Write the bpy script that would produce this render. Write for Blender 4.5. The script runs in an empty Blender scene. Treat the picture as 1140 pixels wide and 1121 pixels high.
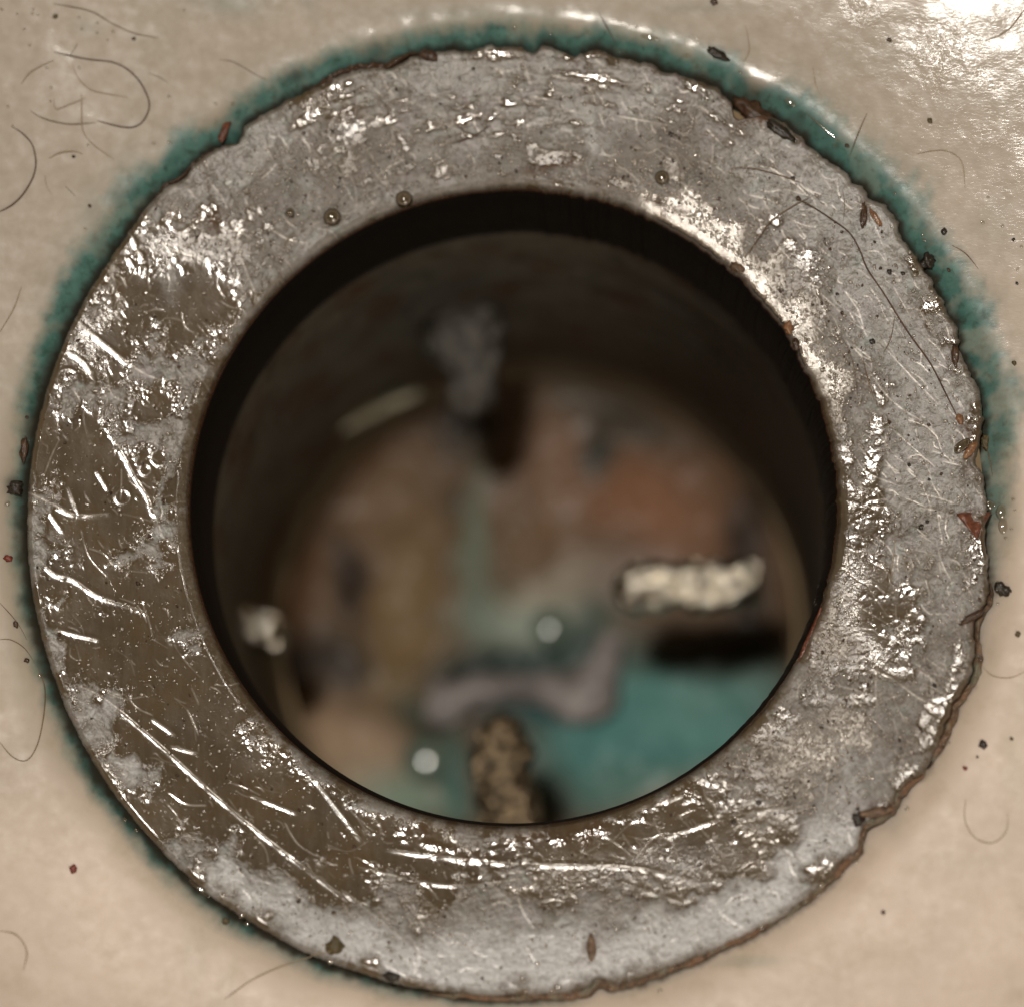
import bpy, math, random
import numpy as np
from mathutils import Vector, Matrix

random.seed(7)
RNG = np.random.default_rng(11)
C = bpy.context.scene.collection
SC = bpy.context.scene
S = 5.77e-5          # metres per unit; one unit is about 0.058 mm of the real drain

# ------------------------------------------------------------------ camera, light, exposure
H = 4333.0           # camera distance in units (250 mm)
TILT, PAN = math.radians(11.0), math.radians(2.3)
DIR = Vector((math.sin(PAN), -math.sin(TILT), 0.0)); DIR.z = math.sqrt(1 - DIR.x**2 - DIR.y**2)
cam_d = bpy.data.cameras.new('camera'); cam = bpy.data.objects.new('camera', cam_d); C.objects.link(cam)
cam.location = DIR * H * S
_r = (-DIR).cross(Vector((0, 1, 0))).normalized(); _u = _r.cross(-DIR)
cam.rotation_euler = Matrix((_r, _u, DIR)).transposed().to_euler()
cam_d.lens = 100; cam_d.sensor_fit = 'HORIZONTAL'; cam_d.sensor_width = 1140 / H * 100
cam_d.clip_start = 0.01; cam_d.clip_end = 20
cam_d.dof.use_dof = True; cam_d.dof.focus_distance = (H + 4) * S; cam_d.dof.aperture_fstop = 10.5
cam_d.dof.aperture_blades = 0
SC.camera = cam

world = bpy.data.worlds.new("World"); SC.world = world; world.use_nodes = True
bgn = world.node_tree.nodes['Background']
bgn.inputs[0].default_value = (0.175, 0.118, 0.062, 1); bgn.inputs[1].default_value = 1.0

lamp_d = bpy.data.lights.new('lamp', 'AREA'); lamp_d.shape = 'DISK'; lamp_d.size = 420 * S
lamp_d.energy = 0.40; lamp_d.color = (1.0, 0.93, 0.84)
lamp = bpy.data.objects.new('lamp', lamp_d); C.objects.link(lamp)
lamp.location = Vector((-480, 360, 5150)) * S
lamp.rotation_euler = (-(lamp.location)).to_track_quat('-Z', 'Y').to_euler()
fill_d = bpy.data.lights.new('fill_lamp', 'AREA'); fill_d.shape = 'DISK'; fill_d.size = 1500 * S  # soft fill added to brighten the basin's lower right and the pipe wall
fill_d.energy = 0.075; fill_d.color = (1.0, 0.90, 0.80)
fill = bpy.data.objects.new('fill_lamp', fill_d); C.objects.link(fill)
fill.location = Vector((1100, -2500, 2700)) * S
fill.rotation_euler = (-(fill.location)).to_track_quat('-Z', 'Y').to_euler()

SC.view_settings.view_transform = 'Standard'; SC.view_settings.look = 'None'
SC.view_settings.exposure = 0; SC.view_settings.gamma = 1
SC.render.engine = 'CYCLES'
SC.cycles.use_denoising = True
SC.cycles.max_bounces = 6; SC.cycles.diffuse_bounces = 3; SC.cycles.glossy_bounces = 3
SC.cycles.transmission_bounces = 5; SC.cycles.sample_clamp_indirect = 4; SC.cycles.caustics_reflective = False
SC.cycles.caustics_refractive = False

# ------------------------------------------------------------------ photo pixel -> place on a surface
F = np.array(-DIR); UPY = np.array([0, 1.0, 0])
RT = np.cross(F, UPY); RT /= np.linalg.norm(RT); UP = np.cross(RT, F)
EYE = np.array(DIR) * H
def ray(u, v):
    return F * H + RT * (u - 570.0) + UP * (560.5 - v)
def at(u, v, z=0.0):
    d = ray(u, v); t = (z - EYE[2]) / d[2]
    p = EYE + d * t
    return np.array([p[0], p[1], z])
CX, CY = at(567, 566)[:2]       # centre of the flange
HX, HY = at(570, 558, -20)[:2] - np.array([CX, CY])   # the hole sits slightly off the centre of the flange

# ------------------------------------------------------------------ numpy noise
_T = RNG.random((512, 512))
def vnoise(x, y):
    xi = np.floor(x).astype(np.int64); yi = np.floor(y).astype(np.int64)
    fx = x - xi; fy = y - yi
    fx = fx * fx * fx * (fx * (fx * 6 - 15) + 10); fy = fy * fy * fy * (fy * (fy * 6 - 15) + 10)
    a = _T[xi & 511, yi & 511]; b = _T[(xi + 1) & 511, yi & 511]
    c = _T[xi & 511, (yi + 1) & 511]; d = _T[(xi + 1) & 511, (yi + 1) & 511]
    return (a * (1 - fx) + b * fx) * (1 - fy) + (c * (1 - fx) + d * fx) * fy
def fbm(x, y, s, o=4, g=0.5, seed=0):
    r = 0; a = 1; n = 0
    ca, sa = math.cos(0.6), math.sin(0.6)
    x = x / s + seed * 17.31; y = y / s + seed * 9.77
    for _ in range(o):
        r = r + a * vnoise(x, y); n += a; a *= g
        x, y = (x * ca - y * sa) * 2.03 + 5.2, (x * sa + y * ca) * 2.03 + 1.7
    return r / n
def sst(a, b, x):
    t = np.clip((x - a) / (b - a), 0, 1); return t * t * (3 - 2 * t)

# ------------------------------------------------------------------ outline and heights
def ang(x, y): return np.arctan2(y, x)
def circ(a, deg, w): # soft bump round an angle in degrees
    d = (np.degrees(a) - deg + 180) % 360 - 180
    return np.exp(-(d / w) ** 2)
def rough_edge(a):   # how chipped and ragged the flange's edge is at each angle
    return np.clip(circ(a, 85, 40) + 0.9 * circ(a, 35, 38) + 0.75 * circ(a, -42, 34) + 0.5 * circ(a, 128, 16), 0, 1)
def r_out(a):
    ra = np.asarray(a)
    n = vnoise(ra * 9 + 40, ra * 0 + 3.3) - 0.5
    n2 = vnoise(ra * 34 + 90, ra * 0 + 8.3) - 0.5
    n3 = vnoise(ra * 110 + 20, ra * 0 + 18.3) - 0.5
    e = rough_edge(ra)
    chip = np.clip(vnoise(ra * 21 + 71, ra * 0 + 1.1) - 0.62, 0, 1) * 46
    r = 540 + e * (n * 9 + n2 * 6 + n3 * 3 - chip * .6) + (1 - e) * (n3 * 1.2 + n * 2)
    for (u, v, dep, w) in ((835, 122, 15, 2.4), (430, 62, 10, 2.4), (640, 47, 9, 1.6), (1100, 530, 14, 5), (1098, 590, 10, 2.0),
                           (960, 915, 12, 1.6), (1085, 690, 12, 2.0), (660, 1065, 10, .9), (240, 150, 7, 1.6), (1000, 880, 6, 3), (250, 130, 3, 3)):
        p = at(u, v); r = r - dep * circ(ra, math.degrees(math.atan2(p[1] - CY, p[0] - CX)), w)
    return r
def ring_z(r):       # top of the flange, a shallow cone
    return np.where(r > 376, 7 - (540 - r) * 0.14, 7 - 164 * 0.14 - (376 - r) * 0.38)
def basin_z(r):
    q = np.maximum(r - 552, 0)
    return 3 + 0.085 * q + 0.00030 * q * q - 8.0 * np.log1p(np.exp(np.clip((554 - r) / 9.5, -30, 30)))
def surf_z(x, y):
    r = np.hypot(x - CX, y - CY); a = ang(x - CX, y - CY)
    return np.where(r < r_out(a), ring_z(r), basin_z(r))
def on(u, v, lift=0.0):          # the point of the real surface that stands at a photo pixel
    z = 0.0
    for _ in range(5):
        p = at(u, v, z); z = float(surf_z(p[0], p[1]))
    return np.array([p[0], p[1], z + lift])

# ------------------------------------------------------------------ mesh helpers
def make(name, V, Q, mat, parent=None, smooth=True, attrs=None, tris=None):
    me = bpy.data.meshes.new(name)
    V = np.asarray(V, dtype=np.float32) * np.float32(S)
    Q = np.asarray(Q, dtype=np.int32)
    me.vertices.add(len(V)); me.vertices.foreach_set('co', V.ravel())
    k = Q.shape[1]; me.loops.add(Q.size); me.loops.foreach_set('vertex_index', Q.ravel())
    me.polygons.add(len(Q)); me.polygons.foreach_set('loop_start', np.arange(0, Q.size, k, dtype=np.int32))
    me.update(calc_edges=True); me.validate()
    if smooth: me.polygons.foreach_set('use_smooth', np.ones(len(me.polygons), dtype=bool))
    for n, a in (attrs or {}).items():
        if a.ndim == 1:
            at_ = me.attributes.new(n, 'FLOAT', 'POINT'); at_.data.foreach_set('value', a.astype(np.float32))
        else:
            at_ = me.attributes.new(n, 'FLOAT_COLOR', 'POINT')
            c = np.ones((len(a), 4), dtype=np.float32); c[:, :3] = a; at_.data.foreach_set('color', c.ravel())
    if mat: me.materials.append(mat)
    o = bpy.data.objects.new(name, me); C.objects.link(o)
    if parent is not None: o.parent = parent
    return o
def grid_quads(nr, nt, wrap=True):
    i = np.arange(nr - 1)[:, None]; j = np.arange(nt if wrap else nt - 1)[None, :]
    j2 = (j + 1) % nt
    a = i * nt + j; b = i * nt + j2; c = (i + 1) * nt + j2; d = (i + 1) * nt + j
    return np.stack([a, b, c, d], -1).reshape(-1, 4)
def centre(o):                    # put the object's origin at its own middle, base height
    me = o.data; n = len(me.vertices); co = np.empty(n * 3, dtype=np.float32); me.vertices.foreach_get('co', co); co = co.reshape(-1, 3)
    c = np.array([(co[:, 0].min() + co[:, 0].max()) / 2, (co[:, 1].min() + co[:, 1].max()) / 2, co[:, 2].min()], dtype=np.float32)
    me.vertices.foreach_set('co', (co - c).ravel()); me.update(); o.location = Vector(c.tolist()); return o
def tag(o, label=None, cat=None, group=None, kind=None):
    if label: o['label'] = label
    if cat: o['category'] = cat
    if group: o['group'] = group
    if kind: o['kind'] = kind
    return o

# ------------------------------------------------------------------ material helpers
class N:
    def __init__(s, name):
        s.m = bpy.data.materials.new(name); s.m.use_nodes = True; s.t = s.m.node_tree
        s.b = s.t.nodes['Principled BSDF']; s.tc = s.t.nodes.new('ShaderNodeTexCoord')
    def lk(s, a, b): s.t.links.new(a, b)
    def set(s, **k):
        for n, v in k.items():
            n = {'col': 'Base Color', 'rough': 'Roughness', 'metal': 'Metallic', 'coat': 'Coat Weight', 'coatr': 'Coat Roughness', 'spec': 'Specular IOR Level',
                 'trans': 'Transmission Weight', 'ior': 'IOR', 'sss': 'Subsurface Weight', 'alpha': 'Alpha'}[n]
            if isinstance(v, (int, float)): s.b.inputs[n].default_value = v
            elif isinstance(v, tuple): s.b.inputs[n].default_value = (*v, 1)
            else: s.lk(v, s.b.inputs[n])
        return s
    def noise(s, size, detail=4, rough=.55, dist=0.0, stretch=None):
        n = s.t.nodes.new('ShaderNodeTexNoise'); n.inputs['Scale'].default_value = 1 / (size * S)
        n.inputs['Detail'].default_value = detail; n.inputs['Roughness'].default_value = rough; n.inputs['Distortion'].default_value = dist
        src = s.tc.outputs['Object']
        if stretch:
            mp = s.t.nodes.new('ShaderNodeMapping'); mp.inputs['Scale'].default_value = stretch[:3]; mp.inputs['Rotation'].default_value = (0, 0, stretch[3] if len(stretch) > 3 else 0)
            s.lk(src, mp.inputs[0]); src = mp.outputs[0]
        s.lk(src, n.inputs['Vector']); return n.outputs['Fac']
    def vor(s, size, feat='F1'):
        n = s.t.nodes.new('ShaderNodeTexVoronoi'); n.feature = feat; n.inputs['Scale'].default_value = 1 / (size * S)
        s.lk(s.tc.outputs['Object'], n.inputs['Vector']); return n.outputs['Distance']
    def attr(s, name, out='Fac'):
        n = s.t.nodes.new('ShaderNodeAttribute'); n.attribute_name = name; return n.outputs[out]
    def map(s, v, a, b, c=0.0, d=1.0):
        n = s.t.nodes.new('ShaderNodeMapRange'); n.inputs[1].default_value = a; n.inputs[2].default_value = b
        n.inputs[3].default_value = c; n.inputs[4].default_value = d; s.lk(v, n.inputs[0]); return n.outputs[0]
    def mix(s, f, a, b, mode='MIX'):
        n = s.t.nodes.new('ShaderNodeMix'); n.data_type = 'RGBA'; n.blend_type = mode
        for v, i in ((f, 0), (a, 6), (b, 7)):
            if isinstance(v, (int, float)): n.inputs[i].default_value = v
            elif isinstance(v, tuple): n.inputs[i].default_value = (*v, 1)
            else: s.lk(v, n.inputs[i])
        return n.outputs[2]
    def math(s, op, a, b=0.0):
        n = s.t.nodes.new('ShaderNodeMath'); n.operation = op
        for v, i in ((a, 0), (b, 1)):
            if isinstance(v, (int, float)): n.inputs[i].default_value = v
            else: s.lk(v, n.inputs[i])
        return n.outputs[0]
    def bump(s, h, dist, strength=1.0, prev=None, coat=True):
        n = s.t.nodes.new('ShaderNodeBump'); n.inputs['Distance'].default_value = dist * S; n.inputs['Strength'].default_value = strength
        s.lk(h, n.inputs['Height'])
        if prev: s.lk(prev, n.inputs['Normal'])
        s.lk(n.outputs[0], s.b.inputs['Normal'])
        if coat: s.lk(n.outputs[0], s.b.inputs['Coat Normal'])
        return n.outputs[0]

# ------------------------------------------------------------------ flange: fields painted as a map that lies on the metal
G0, GR, GN = -620.0, 0.6, 2067
gx = G0 + GR * np.arange(GN)
def canvas(): return np.zeros((GN, GN), dtype=np.float32)      # [ix, iy]
GX, GY = np.meshgrid(gx, gx, indexing='ij')
WX = (fbm(GX, GY, 45, 4, seed=1) - .5) * 60; WY = (fbm(GX, GY, 45, 4, seed=2) - .5) * 60
def blob(img, u, v, ru, rv, a, amt, warp=True):
    p = on(u, v); R = max(ru, rv) * 2.3 + 40
    i0, i1 = max(0, int((p[0] - R - G0) / GR)), min(GN, int((p[0] + R - G0) / GR))
    j0, j1 = max(0, int((p[1] - R - G0) / GR)), min(GN, int((p[1] + R - G0) / GR))
    if i1 <= i0 or j1 <= j0: return
    x = GX[i0:i1, j0:j1] - p[0]; y = GY[i0:i1, j0:j1] - p[1]
    if warp: x = x + WX[i0:i1, j0:j1]; y = y + WY[i0:i1, j0:j1]
    a = math.radians(-a); c, s = math.cos(a), math.sin(a)
    q = ((x * c + y * s) / ru) ** 2 + ((-x * s + y * c) / rv) ** 2
    img[i0:i1, j0:j1] += amt * np.exp(-q * 1.2)
def stroke(img, pts, w, amt=1.0, beads=True, taper=True):
    P = [on(u, v)[:2] for u, v in pts]
    # Catmull-Rom smoothing
    Q = []
    for k in range(len(P) - 1):
        p0 = P[max(k - 1, 0)]; p1 = P[k]; p2 = P[k + 1]; p3 = P[min(k + 2, len(P) - 1)]
        n = max(2, int(np.hypot(*(p2 - p1)) / 1.0))
        for t in np.linspace(0, 1, n, endpoint=False):
            Q.append(.5 * ((2 * p1) + (-p0 + p2) * t + (2 * p0 - 5 * p1 + 4 * p2 - p3) * t * t + (-p0 + 3 * p1 - 3 * p2 + p3) * t ** 3))
    Q.append(P[-1]); Q = np.array(Q); m = len(Q); ph = random.random() * 99
    for k, q in enumerate(Q):
        f = math.sin(math.pi * min(1, max(0, (k + .5) / m))) ** .4 if taper else 1
        if beads: f *= 0.45 + 1.1 * float(vnoise(np.array(k * .09 + ph), np.array(ph)))
        R = int(max(2, w * 2.2 / GR + 1)); i = int((q[0] - G0) / GR); j = int((q[1] - G0) / GR)
        if i < R or j < R or i >= GN - R or j >= GN - R: continue
        sl = (slice(i - R, i + R + 1), slice(j - R, j + R + 1))
        d2 = (GX[sl] - q[0]) ** 2 + (GY[sl] - q[1]) ** 2
        img[sl] = np.maximum(img[sl], amt * min(1.2, f) * np.exp(-d2 / (w * w)))

GA = np.arctan2(GY - CY, GX - CX); GRr = np.hypot(GX - CX, GY - CY)
DEP = canvas() + 0.50 + (.20 * circ(GA, 90, 50)).astype(np.float32)
for b in (
    # clear brown zones
    (175, 325, 85, 48, -20, -.5), (130, 290, 40, 30, 0, -.2), (240, 230, 20, 50, 80, -.25), (95, 510, 60, 40, 0, -.5), (115, 575, 60, 40, 0, -.5), (110, 700, 60, 60, 0, -.5),
    (130, 640, 60, 25, 0, -.35), (170, 770, 80, 60, 45, -.5), (240, 850, 90, 50, 45, -.5), (330, 900, 80, 45, 35, -.4), (205, 640, 18, 60, 0, -.1),
    (250, 900, 50, 30, 45, -.3), (480, 940, 90, 20, 10, -.3), (600, 935, 80, 20, 0, -.35), (720, 945, 90, 40, 0, -.25), (800, 970, 60, 40, -20, -.25), (350, 110, 60, 20, -20, -.22), (410, 120, 30, 15, 0, -.2),
    (945, 620, 28, 85, 0, -.55), (930, 690, 30, 45, 0, -.3), (985, 560, 15, 40, 0, -.15), (975, 740, 55, 22, 10, -.25), (880, 810, 50, 25, 0, -.22), (560, 130, 110, 22, 0, -.10), (330, 170, 40, 20, 0, -.15), (1010, 660, 14, 60, 0, -.2),
    (145, 420, 40, 14, 30, -.2), (100, 430, 30, 20, 0, -.1),
    (765, 255, 64, 26, 36, -.95), (850, 335, 34, 66, -35, -.95), (905, 430, 24, 56, -15, -.7), (560, 200, 120, 8, 0, -.2),
    (225, 250, 60, 26, -20, .30), (770, 108, 40, 14, 25, .4), (1066, 715, 16, 60, 8, .35), (905, 950, 30, 16, -40, .4), (957, 510, 20, 80, 0, .32), (960, 800, 60, 40, 0, .12), (1075, 380, 12, 50, -25, .4),
    (400, 115, 60, 30, -12, .3), (520, 120, 80, 34, 0, .28), (690, 115, 70, 26, 10, .28),
    # milky limescale
    (250, 190, 70, 40, -30, .36), (320, 150, 60, 30, -20, .2), (135, 250, 24, 22, 0, .3), (115, 310, 20, 40, 20, .34), (215, 300, 40, 12, 0, .22), (90, 380, 22, 30, 0, .3),
    (340, 215, 60, 40, -30, .22), (430, 170, 60, 40, 0, .2), (640, 150, 90, 30, 10, .26), (700, 140, 80, 24, 15, .25), (560, 170, 60, 30, 0, .12), (800, 190, 60, 60, 0, .3), (760, 210, 60, 40, 30, .3),
    (175, 480, 26, 30, 0, .5), (150, 475, 30, 9, 0, .45), (190, 520, 14, 40, 0, .4), (172, 585, 12, 40, 25, .42), (140, 610, 24, 12, -30, .38), (195, 416, 40, 9, -28, .6), (78, 425, 20, 8, 40, .35), (80, 450, 18, 12, 0, .3),
    (34, 530, 7, 60, 0, .5), (40, 620, 10, 70, 8, .5), (60, 700, 12, 60, 18, .5), (90, 770, 18, 40, 30, .55), (115, 800, 22, 30, 40, .5), (150, 862, 24, 24, 40, .6), (200, 930, 22, 30, 45, .45), (255, 940, 10, 20, 20, .4),
    (260, 985, 60, 16, 35, .5), (330, 1020, 70, 24, 25, .7), (400, 1045, 60, 28, 12, .7), (500, 1060, 90, 34, 0, .8), (600, 1062, 90, 36, 0, .8), (700, 1050, 90, 34, -10, .7), (560, 1010, 120, 20, 0, .35), (800, 1020, 80, 26, -25, .7),
    (870, 975, 70, 30, -38, .6), (925, 925, 50, 30, -40, .6), (960, 870, 50, 40, -50, .45), (1000, 800, 36, 60, 0, .4), (1040, 740, 30, 60, 0, .35), (1050, 660, 28, 50, 0, .45),
    (1020, 600, 34, 80, 0, .6), (1040, 520, 40, 80, 0, .6), (1030, 430, 40, 90, -20, .6), (990, 340, 50, 80, -40, .6), (930, 250, 70, 60, -45, .6), (870, 200, 50, 40, 0, .5), (1000, 540, 18, 60, 0, .4),
    (860, 850, 40, 20, -30, .2), (920, 840, 30, 20, -10, .2), (450, 80, 60, 16, 0, .4), (500, 70, 50, 12, 0, .3), (700, 80, 60, 14, 0, .3), (620, 70, 60, 14, 0, .2), (880, 400, 30, 60, 0, .2)): blob(DEP, *b)
WHITE = canvas() + 0.10
for b in ((330, 1020, 70, 22, 25, .7), (400, 1050, 60, 24, 12, .8), (500, 1065, 90, 30, 0, .95), (610, 1065, 90, 34, 0, .95), (700, 1052, 90, 30, -10, .8), (800, 1020, 80, 24, -25, .8), (880, 965, 70, 26, -38, .75),
          (930, 920, 40, 30, -40, .7), (960, 850, 50, 40, -50, .35), (210, 195, 22, 9, 50, .7), (640, 150, 70, 20, 8, .35), (350, 205, 30, 10, 20, .3), (150, 862, 20, 18, 40, .5), (255, 980, 50, 10, 35, .6), (100, 780, 10, 30, 30, .4),
          (1020, 440, 60, 130, -15, .24), (940, 260, 60, 60, 0, .26), (1090, 560, 14, 14, 0, .5), (1060, 660, 30, 40, 0, .3), (455, 55, 30, 8, 0, .4), (770, 250, 50, 50, 0, .25), (860, 330, 50, 70, 0, .25), (930, 860, 20, 24, 0, .4)): blob(WHITE, *b)
SPARK = canvas() + 0.16
for b in ((780, 258, 80, 38, 38, 1.1), (868, 362, 42, 95, -32, 1.05), (740, 190, 80, 50, 20, .6), (925, 450, 30, 80, 0, .35), (360, 200, 110, 40, -30, .5), (560, 190, 140, 40, 0, .35), (940, 640, 30, 120, 0, .08), (960, 820, 90, 70, 0, .45),
          (880, 860, 90, 60, 0, .45), (250, 280, 70, 20, 0, .35), (700, 990, 160, 50, 0, .2), (420, 1030, 140, 30, 0, .25), (90, 360, 40, 40, 0, .25), (1060, 680, 40, 70, 0, .35), (1000, 420, 60, 120, 0, .15), (920, 700, 30, 60, 0, .5)): blob(SPARK, *b)
RUST = canvas()
for b in ((835, 125, 34, 24, 30, 1.0), (240, 150, 18, 12, 0, .9), (225, 165, 12, 10, 0, .6), (1080, 585, 24, 16, 0, .5), (1085, 500, 30, 22, 0, .55), (820, 298, 14, 8, 40, .7), (884, 375, 10, 14, 0, .7), (460, 60, 14, 10, 0, .6),
          (900, 715, 12, 40, 25, .45), (970, 905, 24, 12, 0, .7), (1075, 700, 14, 20, 0, .5), (658, 1050, 8, 20, 0, .7), (965, 240, 8, 16, 0, .4), (600, 200, 60, 8, 0, .35), (630, 205, 50, 8, 0, .4), (740, 235, 30, 7, 30, .6), (395, 130, 30, 8, -20, .35),
          (240, 230, 10, 40, -10, .45), (1040, 740, 14, 40, 10, .35), (1020, 820, 20, 20, 0, .25), (500, 935, 60, 8, 8, .3), (620, 930, 60, 8, 0, .4), (350, 1035, 10, 8, 0, .3), (905, 250, 20, 20, 0, .2)): blob(RUST, *b)
n1 = fbm(GX, GY, 46, 6, .58, seed=3); n2 = fbm(GX, GY, 13, 4, .6, seed=4); n3 = fbm(GX * .35, GY, 16, 4, .6, seed=5)
GA = np.arctan2(GY - CY, GX - CX); GRr = np.hypot(GX - CX, GY - CY)
nc = fbm(GRr * 1.0, GA * 90, 9, 3, .6, seed=6)         # concentric wiping streaks
dd = DEP + (n1 - .5) * 1.1 + (n2 - .5) * .7 + (nc - .5) * (.25 + .7 * circ(GA, 85, 40))
rh = np.hypot(GX - CX - HX, GY - CY - HY); dd = dd + .26 * np.exp(-((rh - 370) / 15) ** 2) * (1 - circ(GA, 188, 50)) * (1 - circ(GA, 45, 30))
D = (sst(.30, 1.02, dd) * .72 + sst(.52, .80, dd) * .16 + sst(.8, 1.1, dd) * .12).astype(np.float32)
D = D * (0.72 + 0.56 * fbm(GX, GY, 7, 3, .6, seed=8))
WH = np.clip(WHITE + (n2 - .5) * .9 * (WHITE > .0) * np.clip(WHITE * 2, 0, 1) + (n1 - .5) * .3, 0, 1)
RU = np.clip(RUST * (0.6 + 0.9 * n2) + (n2 - .66) * 1.0 * np.clip(RUST + .15, 0, 1), 0, 1)

SCR = canvas(); HALO = canvas()
vn = fbm(GX + WX * .5, GY + WY * .5, 30, 4, .62, seed=9); vn2 = fbm(GX + WX * .3, GY - WX * .3, 17, 4, .62, seed=10)
VEIN = (np.exp(-((vn - .5) / .016) ** 2) * .8 + np.exp(-((vn2 - .52) / .02) ** 2) * .5) * sst(.30, .62, dd) * sst(.45, .6, fbm(GX, GY, 50, 3, seed=12))
HALO += VEIN.astype(np.float32)
big = [ # scratches that can be told apart
    [(75, 350), (110, 378), (150, 410), (180, 423), (212, 418)], [(78, 393), (95, 405), (106, 426)], [(120, 418), (125, 440), (148, 450)], [(128, 490), (150, 530), (165, 555), (181, 597)], [(108, 525), (120, 545)], [(28, 548), (60, 562), (85, 573), (122, 572)],
    [(76, 543), (88, 574)], [(55, 571), (70, 592)], [(43, 622), (60, 638), (82, 645), (110, 663), (160, 680)], [(262, 270), (275, 305), (288, 336)], [(85, 762), (120, 780), (180, 830), (240, 885), (300, 935), (385, 1000)],
    [(325, 840), (360, 880), (402, 935)], [(300, 790), (345, 840)], [(430, 945), (560, 960), (700, 965), (775, 982)], [(400, 965), (500, 985), (600, 975)], [(380, 990), (430, 1030), (480, 1075)], [(190, 830), (220, 838)], [(280, 885), (330, 905)],
    [(235, 205), (245, 217), (253, 233)], [(207, 207), (216, 220)], [(273, 120), (284, 128), (296, 132)], [(335, 152), (352, 172), (367, 190)], [(385, 188), (395, 208), (397, 230)], [(310, 150), (322, 166)], [(296, 165), (304, 178)],
    [(130, 250), (145, 262), (152, 276)], [(143, 288), (150, 298)], [(122, 295), (130, 322)], [(918, 383), (935, 398), (955, 412)], [(925, 408), (950, 432)], [(968, 415), (985, 438), (1003, 455), (1028, 470)], [(985, 388), (1010, 415), (1035, 441)], [(952, 508), (965, 526), (1003, 542)],
    [(957, 498), (972, 518)], [(985, 512), (998, 528)], [(1020, 565), (1042, 568)], [(1025, 596), (1040, 605)], [(968, 320), (985, 345)], [(916, 330), (950, 360), (970, 372)], [(900, 355), (930, 385)], [(970, 745), (995, 757), (1020, 775), (1048, 790)],
    [(1055, 622), (1067, 627), (1078, 650)], [(1040, 692), (1053, 694)], [(1048, 685), (1057, 695)], [(1030, 732), (1050, 746)], [(1022, 745), (1045, 762)], [(800, 868), (820, 876), (841, 883)], [(888, 858), (905, 865), (917, 872)], [(700, 985), (760, 1005)], [(985, 885), (994, 896)],
    [(590, 108), (625, 114)], [(688, 130), (715, 135), (745, 140)], [(725, 160), (748, 180)], [(372, 185), (384, 206), (394, 226)], [(436, 145), (440, 160)], [(200, 165), (215, 175)], [(985, 555), (965, 558)], [(990, 565), (970, 563)], [(997, 600), (992, 650)], [(760, 860), (790, 872)], [(920, 760), (960, 770)],
    [(830, 905), (905, 895)], [(745, 930), (800, 912)], [(170, 800), (195, 818)], [(60, 700), (110, 712)], [(700, 905), (760, 885)]]
for p in big:
    w = .52 if len(p) < 4 else .68
    stroke(SCR, p, w, random.uniform(.55, .95)); stroke(HALO, p, w * 4.5, .55)
for k in range(1900):          # the fine ones, most of them running down to the right
    a0 = random.uniform(-math.pi, math.pi); r = random.uniform(375, 535)
    dens = .3 + .7 * (math.cos(a0 - .4) * .5 + .5)
    if random.random() > dens: continue
    u, v = 567 + r * math.cos(a0), 566 - r * math.sin(a0)
    d = math.radians(random.gauss(42, 24)) if random.random() < .72 else a0 * -1 + math.pi / 2 + random.gauss(0, .2)
    L = random.expovariate(1 / 13.0) + 4; L = min(L, 60); c = random.gauss(0, .25)
    m = (u + .5 * L * math.cos(d) - c * L * math.sin(d) * .5, v + .5 * L * math.sin(d) + c * L * math.cos(d) * .5)
    stroke(SCR, [(u, v), m, (u + L * math.cos(d), v + L * math.sin(d))], random.uniform(.45, .7), random.uniform(.25, .9))
# little round craters
for (u, v, r) in ((178, 510, 9), (137, 553, 8), (162, 523, 6), (76, 423, 12), (205, 160, 5), (172, 500, 4)):
    p = on(u, v); q = np.hypot(GX - p[0], GY - p[1]); HALO += (.5 * np.exp(-((q - r) / 2.2) ** 2)).astype(np.float32); D = D * (1 - .7 * np.exp(-(q / (r - 2)) ** 4))

def samp(img, x, y):
    fx = np.clip((x - G0) / GR, 0, GN - 1.001); fy = np.clip((y - G0) / GR, 0, GN - 1.001)
    i = fx.astype(int); j = fy.astype(int); a = fx - i; b = fy - j
    return (img[i, j] * (1 - a) + img[i + 1, j] * a) * (1 - b) + (img[i, j + 1] * (1 - a) + img[i + 1, j + 1] * a) * b

# ------------------------------------------------------------------ materials
m = N('flange_metal')
dep, scr, wht, rust_shade, halo, spk = (m.attr(n) for n in ('deposit', 'scratch', 'white', 'rust', 'halo', 'spark'))
f1 = m.noise(5, 5, .65); f2 = m.noise(26, 4, .6); f3 = m.noise(2.2, 3, .7)
metal = m.mix(m.map(m.noise(60, 5, .6), .35, .65), (.105, .076, .042), (.078, .060, .040))
metal = m.mix(m.map(m.noise(9, 4, .65, stretch=(1, .18, 1, .75)), .45, .75, 0, .55), metal, (.15, .128, .10))
cr = m.map(m.math('ADD', dep, m.math('MULTIPLY', m.math('SUBTRACT', m.noise(4.2, 5, .7), .5), 1.5)), .22, .80, 0, .95)
cr = m.math('MINIMUM', m.math('ADD', cr, m.math('MULTIPLY', halo, .55)), 1.0)
lime = m.mix(m.map(f2, .35, .65), (.150, .134, .108), (.195, .185, .162))
lime = m.mix(m.map(m.noise(34, 4), .52, .70), lime, (.185, .158, .155))
lime = m.mix(m.map(m.noise(19, 4), .56, .72), lime, (.17, .215, .19))
lime = m.mix(m.map(m.noise(11, 5, .65), .34, .66), m.mix(1.0, lime, (.50, .46, .40), 'MULTIPLY'), m.mix(1.0, lime, (1.25, 1.25, 1.25), 'MULTIPLY'))
lime = m.mix(m.map(m.noise(55, 5, .6), .50, .68, 0, .7), lime, (.115, .090, .062))
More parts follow.
